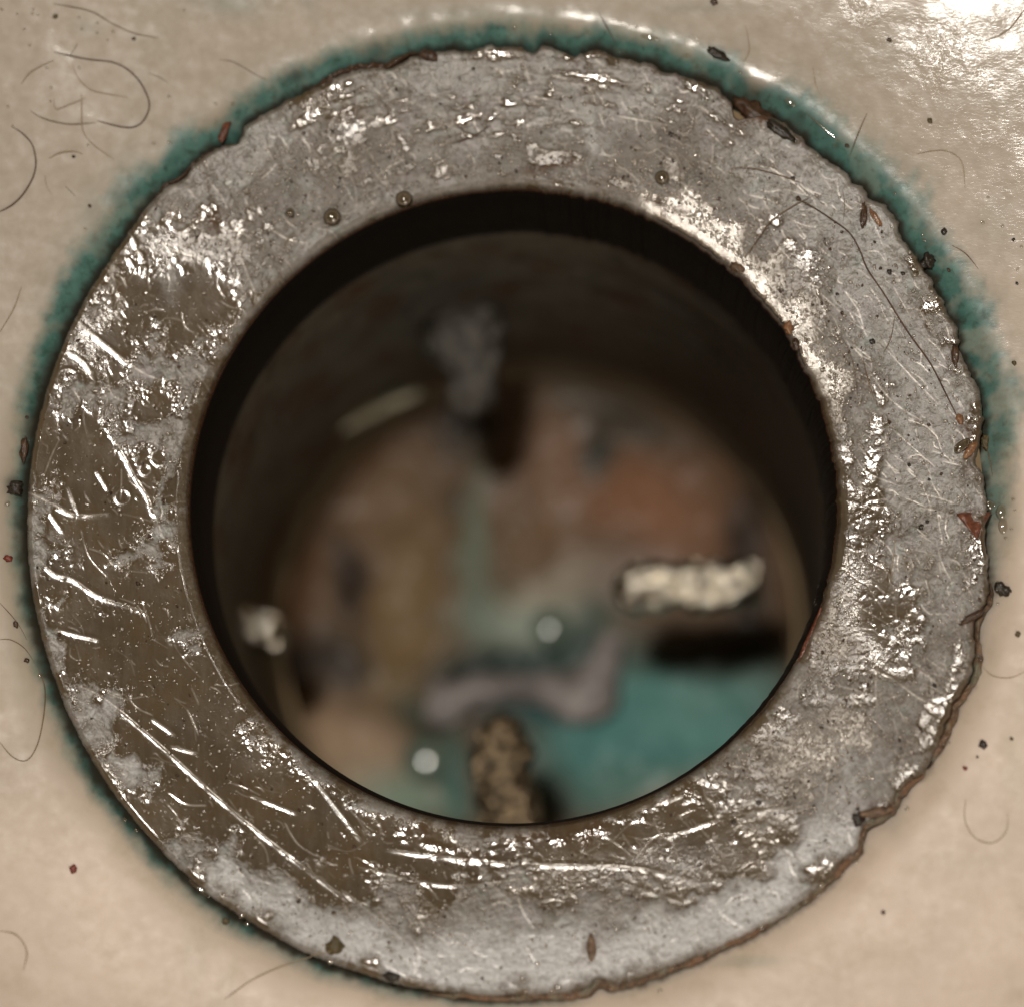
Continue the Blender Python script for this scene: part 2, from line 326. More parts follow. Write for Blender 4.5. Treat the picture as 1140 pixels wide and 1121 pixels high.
lime = m.mix(m.math('MULTIPLY', wht, m.map(f1, .3, .6, .5, 1.15)), lime, (.50, .515, .535))
metal = m.mix(m.map(spk, .2, .9, 0, .7), metal, m.mix(m.map(f1, .3, .7), (.10, .078, .055), (.20, .175, .145)))
metal = m.mix(m.map(spk, .60, .95, 0, 1), metal, (.66, .64, .61))  # metal colour brightened along the upper-right rim to strengthen the glare
col = m.mix(cr, metal, lime)
col = m.mix(m.math('MULTIPLY', scr, .8), col, (.75, .72, .68))
rustc = m.mix(m.map(f1, .35, .65), (.035, .016, .010), (.13, .06, .028))
col = m.mix(m.math('MINIMUM', m.math('MULTIPLY', rust_shade, 1.1), .92), col, rustc)
col = m.mix(m.map(rust_shade, 1.1, 1.8), col, (.007, .005, .004))  # lip of the hole blackened: shade put into its colour
nm = m.math('SUBTRACT', 1.0, m.math('MULTIPLY', cr, .92))
nm = m.math('MULTIPLY', nm, m.math('SUBTRACT', 1.0, m.math('MINIMUM', rust_shade, 1.0)))
nm = m.math('MULTIPLY', nm, m.map(spk, .60, .95, .06, .95))
nm = m.math('MAXIMUM', nm, m.math('MULTIPLY', scr, .8))
rg = m.math('ADD', m.map(rust_shade, 1.1, 1.8, 0, .5), m.math('ADD', m.math('ADD', m.map(f2, .3, .7, .08, .12), m.math('MULTIPLY', cr, .22)), m.math('SUBTRACT', m.map(spk, .2, .6, 0, .17), m.map(spk, .7, 1.0, 0, .09))))
m.set(col=col, metal=nm, rough=rg, coat=m.math('MULTIPLY', cr, .22), coatr=.16, spec=m.math('MULTIPLY', m.map(cr, 0, .8, .95, .42), m.map(rust_shade, 1.0, 1.7, 1, .15)))
h = m.math('ADD', m.math('MULTIPLY', f3, m.map(spk, .12, .9, .004, .5)), m.math('MULTIPLY', f1, m.map(cr, 0, 1, .008, .45)))
m.bump(h, 1.4)
M_RING = m.m

m = N('porcelain'); st, film = m.attr('stain'), m.attr('film')
base = m.mix(m.map(m.noise(160, 3), .35, .65), (.66, .565, .482), (.74, .635, .545))
base = m.mix(m.map(m.noise(40, 5, .6), .50, .80, 0, .55), base, (.44, .37, .255))
base = m.mix(m.map(m.noise(90, 4, .6, stretch=(1, .25, 1, .5)), .55, .78, 0, .5), base, (.38, .385, .29))
teal = m.mix(m.map(m.noise(22, 4), .35, .65), (.050, .135, .122), (.090, .210, .192))
teal = m.mix(m.map(m.noise(9, 4), .50, .72), teal, (.035, .085, .065))
base = m.mix(m.attr('top_tone'), base, (.30, .265, .205))
col = m.mix(st, base, teal)
col = m.mix(m.attr('grime'), col, (.030, .022, .014))
col = m.mix(m.map(m.noise(7, 3, .7), .72, .80, 0, .5), col, (.20, .15, .08))
m.set(col=col, rough=m.map(m.noise(14, 4), .3, .7, .30, .42), coat=m.math('MULTIPLY', m.map(st, 0, .35, 1, .1), m.map(film, .05, .5, .16, .48)), coatr=.09, spec=.28)
hh = m.math('ADD', m.math('MULTIPLY', m.noise(6.5, 3, .5, dist=.8, stretch=(1, 2.2, 1, .6)), m.map(film, .05, 1, .02, 1.0)), m.math('MULTIPLY', m.noise(90, 2), .2))
m.bump(hh, .7)
M_PORC = m.m

m = N('pipe_metal'); a = m.noise(60, 5, .6); b = m.noise(12, 4, .6)
col = m.mix(m.map(a, .35, .65), (.13, .122, .10), (.21, .198, .165)); col = m.mix(m.map(m.noise(90, 4), .5, .66), col, (.13, .075, .04))
col = m.mix(m.map(m.noise(35, 4), .60, .72), col, (.045, .05, .04))
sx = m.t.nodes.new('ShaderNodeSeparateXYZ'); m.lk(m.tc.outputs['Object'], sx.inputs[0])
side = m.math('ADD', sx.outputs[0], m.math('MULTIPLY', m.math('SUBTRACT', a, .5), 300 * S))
col = m.mix(m.map(side, 60 * S, 260 * S, 0, .88), col, (.018, .013, .009))  # right side of the pipe darkened: shade put into its colour
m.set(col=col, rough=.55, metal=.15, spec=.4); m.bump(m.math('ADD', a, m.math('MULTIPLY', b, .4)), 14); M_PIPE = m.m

m = N('trap_patina_shade'); col = m.attr('paint', 'Color'); n = m.noise(30, 4)  # patina colours together with painted shadows and glints
col = m.mix(m.map(n, .3, .7, .0, .22), col, (.02, .018, .012)); m.set(col=m.mix(1.0, col, (1.75, 1.72, 1.7), 'MULTIPLY'), rough=.55, coat=.05, coatr=.2, spec=.3); m.bump(m.noise(70, 2), 2); M_FLOOR = m.m

m = N('worn_brass'); n = m.noise(14, 4)
m.set(col=m.mix(m.map(n, .35, .65), (.88, .78, .58), (.97, .92, .82)), metal=1.0, rough=.25); m.bump(m.noise(15, 3), 11); M_BRASS = m.m
m = N('glint_strip_metal'); m.set(col=(.62, .60, .45), metal=.6, rough=.38); M_GLEAM = m.m
m = N('grimy_brass'); n = m.noise(12, 4)
m.set(col=m.mix(m.map(n, .40, .60), (.05, .035, .02), (.50, .38, .24)), metal=m.map(n, .4, .6, .2, 1), rough=.30); m.bump(m.noise(14, 3), 10); M_BRASS2 = m.m
m = N('chalky_bar'); n = m.noise(20, 4)
m.set(col=m.mix(m.map(n, .35, .65), (.045, .040, .033), (.125, .115, .10)), rough=.4); m.bump(n, 10); M_GREYBAR = m.m

def simple(name, c1, c2, size=6, rough=.4, bump=1.2, coat=0.0, **k):
    m = N(name); n = m.noise(size, 4, .6); m.set(col=m.mix(m.map(n, .35, .65), c1, c2), rough=rough, coat=coat, coatr=.1, **k); m.bump(n, bump); return m.m
m = N('rust_crust'); n = m.noise(7, 4, .65); c = m.mix(m.map(n, .35, .65), (.05, .03, .018), (.24, .15, .09))
c = m.mix(m.map(m.noise(26, 4), .50, .62), c, (.19, .18, .13)); c = m.mix(m.map(m.noise(38, 3), .54, .64), c, (.20, .115, .065))
m.set(col=c, rough=.5, coat=.3, coatr=.1); m.bump(n, 2.5); M_RUST = m.m
M_RUST2 = simple('red_rust', (.075, .020, .010), (.22, .07, .035), 5, .35, 1.5, .6)
M_DARK = simple('black_grit', (.006, .005, .004), (.03, .022, .016), 5, .4, 1.5, .4)
M_BROWN = simple('brown_grit', (.03, .014, .008), (.09, .045, .022), 5, .4, 1.5, .4)
M_OLIVE = simple('olive_grit', (.06, .048, .02), (.14, .11, .05), 5, .5, 1.5)
M_RED = simple('red_fleck', (.12, .02, .01), (.25, .05, .03), 4, .4, 1)
M_AMBER = simple('amber_husk', (.16, .07, .03), (.34, .18, .09), 4, .25, 1, .8)
M_HAIR = simple('dark_hair', (.05, .022, .008), (.11, .05, .018), 20, .5, .1)
M_HAIRF = simple('faded_hair', (.34, .275, .185), (.44, .365, .26), 16, .5, .1)
M_HAIRM = simple('brown_hair', (.12, .075, .036), (.20, .135, .07), 16, .4, .1)
M_CRYST = simple('mineral', (.42, .39, .35), (.75, .73, .70), 8, .13, .1, .6, metal=.55)
M_RIDGE = simple('ridge_pale', (.24, .215, .205), (.44, .39, .375), 30, .5, 3, .1)
def water(name, tint, clear, gl):
    m = N(name); t = m.t; tr = t.nodes.new('ShaderNodeBsdfTransparent'); tr.inputs[0].default_value = (*tint, 1)
    g = t.nodes.new('ShaderNodeBsdfGlossy'); g.inputs['Roughness'].default_value = .06; g.inputs[0].default_value = (1, .98, .95, 1)
    mx = t.nodes.new('ShaderNodeMixShader'); mx.inputs[0].default_value = gl
    m.lk(tr.outputs[0], mx.inputs[1]); m.lk(g.outputs[0], mx.inputs[2]); m.lk(mx.outputs[0], t.nodes['Material Output'].inputs[0]); return m.m
M_WATER = water('clear_water', (.97, .97, .95), 1, .30)
M_MURK = water('murky_water', (.50, .46, .38), 1, .22)

# ------------------------------------------------------------------ the basin
nt = 1500
rr = np.concatenate([np.linspace(528, 552, 12), np.linspace(553.5, 880, 210), np.geomspace(900, 2600, 26)])
th = np.linspace(-math.pi, math.pi, nt, endpoint=False)
R, T = np.meshgrid(rr, th, indexing='ij')
X = CX + R * np.cos(T); Y = CY + R * np.sin(T)
Z = basin_z(R + (fbm(X, Y, 40, 3, seed=27) - .5) * 4 * (R < 880))
cond = R > 900; Z = np.where(cond, basin_z(np.minimum(R, 900)) + (np.maximum(R, 900) - 900) * .32 + ((np.maximum(R, 900) - 900) / 1700) ** 2.2 * 700, Z)
ra = R - r_out(T)
def width(T):
    w = 14 + 17 * circ(T, 92, 34) + 36 * circ(T, 38, 34) + 20 * circ(T, 10, 16) + 30 * circ(T, 142, 26) + 10 * circ(T, -140, 45) - 6 * circ(T, -35, 40)
    return w
edge = ra - width(T) * (0.82 + .6 * (fbm(X, Y, 26, 4, .6, seed=21) - .2)) + 6
stain = (1 - sst(-18, 16, edge)) * (1 - .82 * circ(T, -38, 38)) * (.80 + .35 * sst(.3, .6, fbm(X, Y, 30, 4, seed=22)))
stain = np.maximum(stain, .55 * (1 - sst(-30, 45, edge)) * .45 * (1 - .6 * circ(T, -60, 60)))
for (u, v, a_, b_, s_) in ((262, 5, 40, 16, .28), (1110, 250, 40, 60, .14), (1120, 400, 20, 90, .10), (990, 60, 60, 20, .05), (350, 0, 12, 30, .16), (595, 1108, 6, 10, .5), (480, 1105, 8, 8, .5), (830, 1070, 40, 8, .3), (1000, 900, 14, 40, .22), (1115, 600, 14, 50, .35), (775, 10, 60, 8, .18), (1080, 960, 60, 20, .08), (540, 18, 120, 14, .3), (90, 30, 16, 10, .15), (100, 235, 20, 30, .25)):
    p = on(u, v); stain = np.maximum(stain, s_ * np.exp(-((X - p[0] + 8 * np.sin(Y / 15)) / a_) ** 2 - ((Y - p[1]) / b_) ** 2))
grime = (1 - sst(2, 11 + 7 * circ(T, 165, 40) + 8 * circ(T, 75, 20) + 4 * circ(T, -150, 30), ra + (fbm(X, Y, 12, 3, seed=23) - .5) * 10)) * (1 - .6 * circ(T, -40, 36)) * .93
for (u, v, a_, s_) in ((835, 110, 22, .7), (885, 140, 14, .6), (15, 540, 12, .6), (420, 68, 16, .6), (330, 85, 10, .6)):
    p = on(u, v); grime = np.maximum(grime, s_ * np.exp(-((X - p[0]) ** 2 + (Y - p[1]) ** 2) / a_ ** 2))
film = .06 + .10 * circ(T, 38, 30)
for (u, v, a_, s_) in ((1045, 55, 48, .5), (965, 5, 32, .4), (1090, 85, 30, .3), (60, 30, 60, .10), (20, 1100, 40, .15), (1130, 200, 40, .2)):
    p = on(u, v); film = np.maximum(film, s_ * np.exp(-((X - p[0]) ** 2 + (Y - p[1]) ** 2) / a_ ** 2))
top_tone = np.clip(.02 + .88 * sst(-500, 560, Y - .35 * X) + (fbm(X, Y, 130, 4, seed=28) - .5) * .45, 0, .8)  # basin colour grows darker and browner towards the top
Z = Z + np.where(R < 900, (fbm(X, Y, 120, 2, seed=24) - .5) * 1.4 * sst(556, 600, R), 0) + np.where(R < 900, np.maximum(film - .08, 0) * (fbm(X, Y, 16, 3, seed=25) - .5) * 2.0, 0)
basin = make('sink_basin', np.stack([X, Y, Z], -1).reshape(-1, 3), grid_quads(len(rr), nt), M_PORC,
             attrs={'top_tone': top_tone.ravel(), 'stain': np.clip(stain, 0, 1).ravel(), 'grime': np.clip(grime, 0, 1).ravel(), 'film': np.clip(film, 0, 1).ravel()})
tag(basin, 'cream porcelain basin with a green copper stain around the drain', 'sink')

# ------------------------------------------------------------------ the drain
drain = bpy.data.objects.new('sink_drain', None); C.objects.link(drain); drain.location = (0, 0, 0)
tag(drain, 'scratched metal drain ring with an open hole, crusted with limescale', 'drain')
nt = 2600
top = np.linspace(532, 374, 205)
prof = [(537, -34), (539, -22), (540, -12), (540, -5), (539.3, 0), (537.5, 3.5), (535, 5.6)]
prof += [(r, float(ring_z(np.array(r)))) for r in top]
prof += [(372, -17.8), (370, -18.6), (368, -19.8), (366.4, -21.6), (365, -24.4), (363.6, -28.5), (362, -34), (360.2, -42), (358.2, -53), (356.4, -63), (355.2, -75), (354.4, -88), (354, -110), (353.8, -140), (354, -170), (355, -192), (361, -194)]
prof = np.array(prof); nr = len(prof)
th = np.linspace(-math.pi, math.pi, nt, endpoint=False)
R0 = prof[:, 0][:, None] + 0 * th[None, :]; Z0 = prof[:, 1][:, None] + 0 * th[None, :]; T = th[None, :] + 0 * R0
wout = sst(505, 537, R0); win = 1 - sst(352, 420, R0)
lipn = ((vnoise(T * 14 + 3, T * 0 + 2) - .5) * 2 + (vnoise(T * 45 + 3, T * 0 + 2) - .5) * 3 + (vnoise(T * 120 + 3, T * 0 + 2) - .5) * 1.5) * np.clip(circ(T, 20, 50) + circ(T, 60, 30), 0, 1)
R1 = R0 + (r_out(T) - 540) * wout + lipn * win
Z0 = np.where((R0 > 374) & (R0 <= 532.1), Z0 + (ring_z(np.minimum(R1, 545)) - ring_z(R0)) * wout, Z0)
X = CX + HX * win + R1 * np.cos(T); Y = CY + HY * win + R1 * np.sin(T)
sD, sS, sW, sR, sH, sP = (samp(i, X, Y) for i in (D, SCR, WH, RU, HALO, SPARK))
wall = sst(-60, -30, Z0)
flat = sst(-30, -21, Z0) * sst(0, 5, np.where(R0 > 530, Z0, 9))
sD = sD * (.2 + .8 * sst(-40, -22, Z0)) + .25 * (1 - wall) * circ(T, 50, 14)
sS = sS * wall
band = (R0 < 376) & (R0 > 358)
sD = np.where(band, np.maximum(sD, .42 * circ(T, 190, 32)), sD)
fine = fbm(X, Y, 3.6, 2, .6, seed=31) - .5
med = fbm(X, Y, 11, 3, .6, seed=32) - .5
keepb = np.clip(circ(T, 188, 42), 0, 1); Z0 = Z0 + (np.clip(376 - R0, 0, 15) * .22 * (1 - keepb)) * (R0 < 376)
Z = Z0 + flat * (np.clip(sD, 0, 1) * (.9 + .7 * med + .8 * sW) + sH * .5 - sS * .26 + sst(.14, .9, sP) * fine * 1.1 + fine * .02 + (fbm(X, Y, 90, 2, seed=33) - .5) * 1.6)
Z = Z + sR * flat * (1.5 + med * 5)
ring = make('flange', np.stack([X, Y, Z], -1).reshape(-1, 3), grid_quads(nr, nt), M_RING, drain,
            attrs={'deposit': np.clip(sD, 0, 1).ravel(), 'scratch': np.clip(sS, 0, 1).ravel(), 'white': np.clip(sW * wall, 0, 1).ravel(), 'rust': (np.clip(sR, 0, 1) + 1.8 * (1 - sst(-32, -22, Z0)) * (R0 < 400)).ravel(), 'halo': np.clip(sH * wall, 0, 1).ravel(), 'spark': np.clip(sP * wall, 0, 1).ravel()})  # the rust values also carry the lip's painted shade

# tail pipe under the flange
PX, PY = CX + HX, CY + HY
nt = 300; prof = [(358, -193)] + [(358 + 1.5 * math.sin(k), -190 - k * 18) for k in range(1, 40)] + [(355, -915), (352, -960)]
prof = np.array(prof); th = np.linspace(-math.pi, math.pi, nt, endpoint=False)
R0 = prof[:, 0][:, None] + 0 * th[None, :]; Z0 = prof[:, 1][:, None] + 0 * th[None, :]; T = th[None, :] + 0 * R0
R1 = R0 + (fbm(T * 350, Z0, 60, 3, seed=41) - .5) * 8
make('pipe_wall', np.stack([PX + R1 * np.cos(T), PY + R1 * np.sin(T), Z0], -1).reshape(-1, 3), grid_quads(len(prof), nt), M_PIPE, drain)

# floor of the trap, coloured by verdigris and copper, with shadows and glints painted in
FZ = -925.0
nr, nt = 150, 420
rr = np.linspace(0.5, 344, nr); th = np.linspace(-math.pi, math.pi, nt, endpoint=False)
R, T = np.meshgrid(rr, th, indexing='ij'); X = PX + R * np.cos(T); Y = PY + R * np.sin(T)
wx = (fbm(X, Y, 60, 3, seed=51) - .5) * 46; wy = (fbm(X, Y, 60, 3, seed=52) - .5) * 46
# position of every floor point in the photograph's frame, used only to lay out the stains and the painted shade
def to_px(X, Y, Z):
    d = np.stack([X - EYE[0], Y - EYE[1], Z - EYE[2] + 0 * X], -1); k = d @ F
    return 570 + H * (d @ RT) / k, 560.5 - H * (d @ UP) / k
U, Vv = to_px(X, Y, FZ); U = U + wx * .6; Vv = Vv + wy * .6
P = np.zeros(X.shape + (3,)) + np.array([.10, .068, .042])
def pb(u, v, ru, rv, a, c, amt=1.0, p=2.0):
    global P
    a = math.radians(a); x = U - u; y = Vv - v
    q = np.abs((x * math.cos(a) + y * math.sin(a)) / ru) ** 2 + np.abs((-x * math.sin(a) + y * math.cos(a)) / rv) ** 2
    w = (amt * np.exp(-(q ** (p / 2))))[..., None]; P = P * (1 - w) + np.array(c) * w
for b in (
    (380, 560, 110, 120, 0, (.185, .120, .072), 1, 3), (300, 640, 40, 110, 0, (.20, .10, .052), .8), (620, 540, 70, 90, 0, (.17, .115, .078), .95, 3), (725, 560, 118, 74, 28, (.25, .118, .058), .95, 2),
    (455, 690, 50, 110, 10, (.21, .14, .065), .95, 3), (590, 620, 60, 60, 0, (.20, .125, .065), .6), (390, 650, 20, 55, -12, (.022, .012, .008), .95, 3), (250, 600, 34, 170, 0, (.045, .016, .010), .95, 3), (355, 755, 100, 38, 8, (.010, .006, .004), .97, 3), (835, 640, 26, 120, 0, (.02, .012, .008), .95, 3), (330, 760, 50, 40, 0, (.008, .006, .005), .9),  # includes the left bar's cast shadow, painted dark
    (440, 760, 26, 34, 10, (.20, .135, .060), .95, 3), (530, 610, 16, 95, 0, (.16, .20, .15), .8, 3), (545, 690, 34, 34, 0, (.18, .26, .21), .8), (625, 665, 70, 30, -22, (.38, .34, .27), .9, 3), (605, 700, 70, 26, 0, (.30, .38, .32), .85),  # includes a whitish sheen painted at mid floor
    (690, 640, 60, 26, -15, (.22, .17, .14), .8), (600, 735, 95, 20, -6, (.012, .040, .038), 1, 3), (520, 745, 40, 18, 0, (.012, .03, .028), .9), (655, 700, 20, 40, 30, (.03, .07, .065), .8),
    (750, 820, 130, 90, -10, (.095, .27, .25), 1, 4), (680, 830, 80, 60, 0, (.07, .24, .23), .9, 3), (770, 790, 70, 22, -20, (.17, .34, .31), .6), (600, 790, 60, 16, 0, (.012, .09, .10), .9), (690, 880, 60, 30, 0, (.09, .20, .17), .7), (790, 735, 70, 26, 0, (.02, .014, .009), .9, 3),  # ends with the right bar's cast shadow, painted dark
    (390, 840, 85, 60, 25, (.38, .27, .18), 1, 3), (450, 888, 60, 26, 15, (.24, .34, .27), .95), (470, 800, 40, 26, 40, (.035, .06, .045), .8), (510, 870, 18, 60, 0, (.05, .16, .14), .8, 3), (610, 885, 28, 26, 0, (.015, .02, .012), .9), (730, 890, 60, 14, -20, (.26, .22, .17), .7),  # includes the bottom bar's cast shadow, painted dark
    (700, 470, 110, 30, 30, (.035, .04, .033), .8), (668, 505, 20, 34, 5, (.02, .03, .026), .95, 3), (520, 480, 40, 36, 0, (.006, .006, .005), .9), (505, 560, 14, 18, 0, (.04, .045, .03), .7), (405, 462, 62, 9, -27, (.55, .52, .38), .9, 3)):  # painted: dark reflection, shade below the top bar, glint at upper left
    pb(*b)
Z = FZ + 10 * sst(322, 344, R) - 20 * sst(338, 344, R) + (fbm(X, Y, 80, 3, seed=53) - .5) * 26 + 26 * (R / 330) ** 2
make('trap_bottom', np.stack([X, Y, Z], -1).reshape(-1, 3), grid_quads(nr, nt), M_FLOOR, drain, attrs={'paint': np.clip(P, 0, 1).reshape(-1, 3)})

def tube(name, pts, rad, mat, parent=None, n=8, flat=1.0, rough=0.0, seed=1, smooth=True, cap=True):
    P = np.array(pts, dtype=float); m_ = len(P); V = []
    rad = np.broadcast_to(np.array(rad, dtype=float), (m_,))
    for k in range(m_):
        t = P[min(k + 1, m_ - 1)] - P[max(k - 1, 0)]; t /= np.linalg.norm(t) + 1e-9
        s = np.cross(t, [0, 0, 1.0]); s /= np.linalg.norm(s) + 1e-9; w = np.cross(s, t)
        for j in range(n):
            a = 2 * math.pi * j / n
            f = 1 + rough * (float(vnoise(np.array(k * .8 + seed * 7.1), np.array(j * 1.1 + seed * 3.3 + (0 if j else 0)))) - .5) * 2
            V.append(P[k] + (s * math.cos(a) + w * math.sin(a) * flat) * rad[k] * f)
    Q = [tuple(x) for x in grid_quads(m_, n)]
    return make(name, V, Q, mat, parent, smooth)
def spline(P, step):
    P = [np.array(p, dtype=float) for p in P]; Q = []
    for k in range(len(P) - 1):
        p0 = P[max(k - 1, 0)]; p1 = P[k]; p2 = P[k + 1]; p3 = P[min(k + 2, len(P) - 1)]
        n = max(1, int(np.linalg.norm(p2 - p1) / step))
        for t in np.arange(n) / n:
            Q.append(.5 * ((2 * p1) + (-p0 + p2) * t + (2 * p0 - 5 * p1 + 4 * p2 - p3) * t * t + (-p0 + 3 * p1 - 3 * p2 + p3) * t ** 3))
    Q.append(P[-1]); return np.array(Q)

# broken-off cross bars standing in from the pipe wall
def bar(u0, v0, u1, v1, w0, w1, mat, z, label, seed, thick=.9, rough=.48):
    a = at(u0, v0, z); b = at(u1, v1, z); n = 26; V = []; ns = 28
    t = (b - a) / np.linalg.norm(b - a); s = np.cross(t, [0, 0, 1.0])
    L = np.linalg.norm(b - a)
    for k in range(n):
        f = k / (n - 1); f2 = 1 - (1 - f) ** 1.6 if f > .5 else f
        e = 1.0 if f < .8 else math.sqrt(max(0.0, 1 - ((f - .8) / .2) ** 2))
        w = (w0 + (w1 - w0) * f) * .5 * max(e, .02) / .886
        for j in range(ns):
            q = 2 * math.pi * j / ns; c, d = math.cos(q), math.sin(q)
            c = math.copysign(abs(c) ** .7, c); d = math.copysign(abs(d) ** .5, d)
            nn = 1 + rough * (float(fbm(np.array(f * L + seed * 50), np.array(j * 9.0 if j < ns / 2 else (ns - j) * 9.0), 15, 3)) - .5) * 2
            V.append(a + t * L * f + s * w * c * nn + np.array([0, 0, 1.0]) * w * thick * d * nn)
    o = make('cross_bar', V, grid_quads(n, ns), mat, drain)
    o['label'] = label
    return o
bar(846, 648, 680, 656, 46, 50, M_BRASS, -558, 'bright cross bar stub on the right side', 1)
bar(575, 985, 556, 793, 66, 58, M_BRASS2, -558, 'dull brown cross bar stub at the bottom', 2)
bar(518, 350, 525, 468, 92, 36, M_GREYBAR, -560, 'grey wedge-shaped cross bar stub at the top', 3)
bar(215, 690, 322, 708, 46, 46, M_BRASS, -540, 'short lumpy cross bar stub on the left', 4)

# pale wavy ridge on the trap floor
pts = [(478, 775), (505, 778), (540, 768), (575, 766), (610, 768), (640, 778), (660, 768), (672, 740), (684, 705)]
P3 = spline([at(u, v, FZ + 16) for u, v in pts], 12)
wr = np.interp(np.linspace(0, 1, len(P3)), [0, .15, .45, .7, .8, 1], [34, 26, 18, 34, 32, 10])
tube('pale_ridge', P3, wr, M_RIDGE, drain, n=12, flat=.22, rough=.7, seed=5)

P3 = spline([at(u, v, FZ + 125) for u, v in ((338, 500), (362, 482), (395, 464), (430, 449), (468, 437))], 10)
tube('glint_strip', P3, [max(1.5, 15 * math.sin(math.pi * (k + .6) / (len(P3) + .2)) ** .6) for k in range(len(P3))], M_GLEAM, drain, n=12, flat=.45, rough=.1)  # strip added to stand for the glint on the pipe's lower edge

# ------------------------------------------------------------------ rust seam along the lower right edge
def seam(name, a0, a1, w, mat, label, off=2.0, hgt=6, seed=0):
    n = int(abs(a1 - a0) * 4); k = 13
    A = np.radians(np.linspace(a0, a1, n))[:, None] + np.zeros((1, k)); q = np.linspace(-1, 1, k)[None, :] + 0 * A
    taper = np.minimum(1, np.minimum(np.arange(n), np.arange(n)[::-1]) / 12.0)[:, None]
    ww = w * (.25 + .9 * fbm(A * 100, A * 0, 6, 3, seed=seed)) * np.maximum(taper, .08)
    rc = r_out(A) + off + (fbm(A * 100, A * 0 + 9, 9, 2, seed=seed + 1) - .5) * 8
    R = rc + q * ww
    X = CX + R * np.cos(A); Y = CY + R * np.sin(A)
    Z = -4 + (hgt * .8 + (fbm(X, Y, 6, 3, seed=seed + 2) - .5) * 12) * np.sqrt(np.maximum(0, 1 - q * q)) * taper - 5 * (1 - taper)
    i = np.arange(n - 1)[:, None]; j = np.arange(k - 1)[None, :]
    a = i * k + j; Q = np.stack([a, a + 1, a + k + 1, a + k], -1).reshape(-1, 4)[:, ::-1]
    o = make(name, np.stack([X, Y, Z], -1).reshape(-1, 3), Q, mat, drain); o['label'] = label; return o
def adeg(u, v):
    p = at(u, v); return math.degrees(math.atan2(p[1] - CY, p[0] - CX))
seam('rust_seam', adeg(1105, 640), adeg(1030, 860), 5, M_RUST, 'thin brown crust along the right edge', seed=60)
seam('rust_seam', adeg(1035, 850), adeg(860, 1015), 9, M_RUST, 'thick orange-brown crust at the lower right edge', 1, 8, seed=61)
seam('rust_seam', adeg(870, 1008), adeg(480, 1088), 7, M_RUST, 'brown crust along the bottom edge', 0, 7, seed=62)
seam('rust_seam', adeg(290, 105), adeg(150, 235), 5, M_BROWN, 'dark brown crust line at the upper left edge', 0, 7, seed=63)
seam('rust_seam', adeg(470, 45), adeg(330, 85), 7, M_BROWN, 'dark crust at the top left edge', 2, 6, seed=64)

# ------------------------------------------------------------------ sparkling mineral grains on the flange, too many to count
ico = []
def ico_sphere(sub):
    import bmesh
    bm = bmesh.new(); bmesh.ops.create_icosphere(bm, subdivisions=sub, radius=1.0)
    v = np.array([x.co[:] for x in bm.verts]); f = np.array([[y.index for y in x.verts] for x in bm.faces]); bm.free(); return v, f
IV, IF = ico_sphere(1); JV, JF = ico_sphere(2); KV, KF = ico_sphere(3)
def scatter(n, accept, rlo, rhi, name, mat, parent, lift=.2, exp=2.0):
    V, Q = [], []; c = 0
    while c < n:
        a0 = random.uniform(-math.pi, math.pi); r = random.uniform(366, 534); x = CX + r * math.cos(a0); y = CY + r * math.sin(a0)
        if math.hypot(x - PX, y - PY) < 375 or r > float(r_out(np.array(a0))) - 4 or random.random() > accept(x, y): continue
        s = rlo + (rhi - rlo) * random.random() ** exp
        sc = np.array([s * random.uniform(.7, 1.5), s * random.uniform(.7, 1.3), s * random.uniform(.4, .8)])
        th_ = random.uniform(0, 6.28); v = IV * sc * (1 + .25 * RNG.standard_normal(IV.shape)); v = np.stack([v[:, 0] * math.cos(th_) - v[:, 1] * math.sin(th_), v[:, 0] * math.sin(th_) + v[:, 1] * math.cos(th_), v[:, 2]], -1)
        V.append(v + np.array([x, y, float(ring_z(np.array(r))) + 2.2 + lift * s])); Q.append(IF + c * len(IV)); c += 1
    o = make(name, np.concatenate(V), np.concatenate(Q), mat, parent, smooth=False); o['kind'] = 'stuff'; return o
s1 = lambda img, x, y: float(samp(img, np.array(x), np.array(y)))
scatter(9000, lambda x, y: max(.03, (s1(SPARK, x, y) - .1) * .9), .45, 2.0, 'mineral_grain', M_CRYST, drain)
scatter(900, lambda x, y: max(.06, s1(SPARK, x, y) * .6), .5, 1.8, 'dirt_grain', M_BROWN, drain)

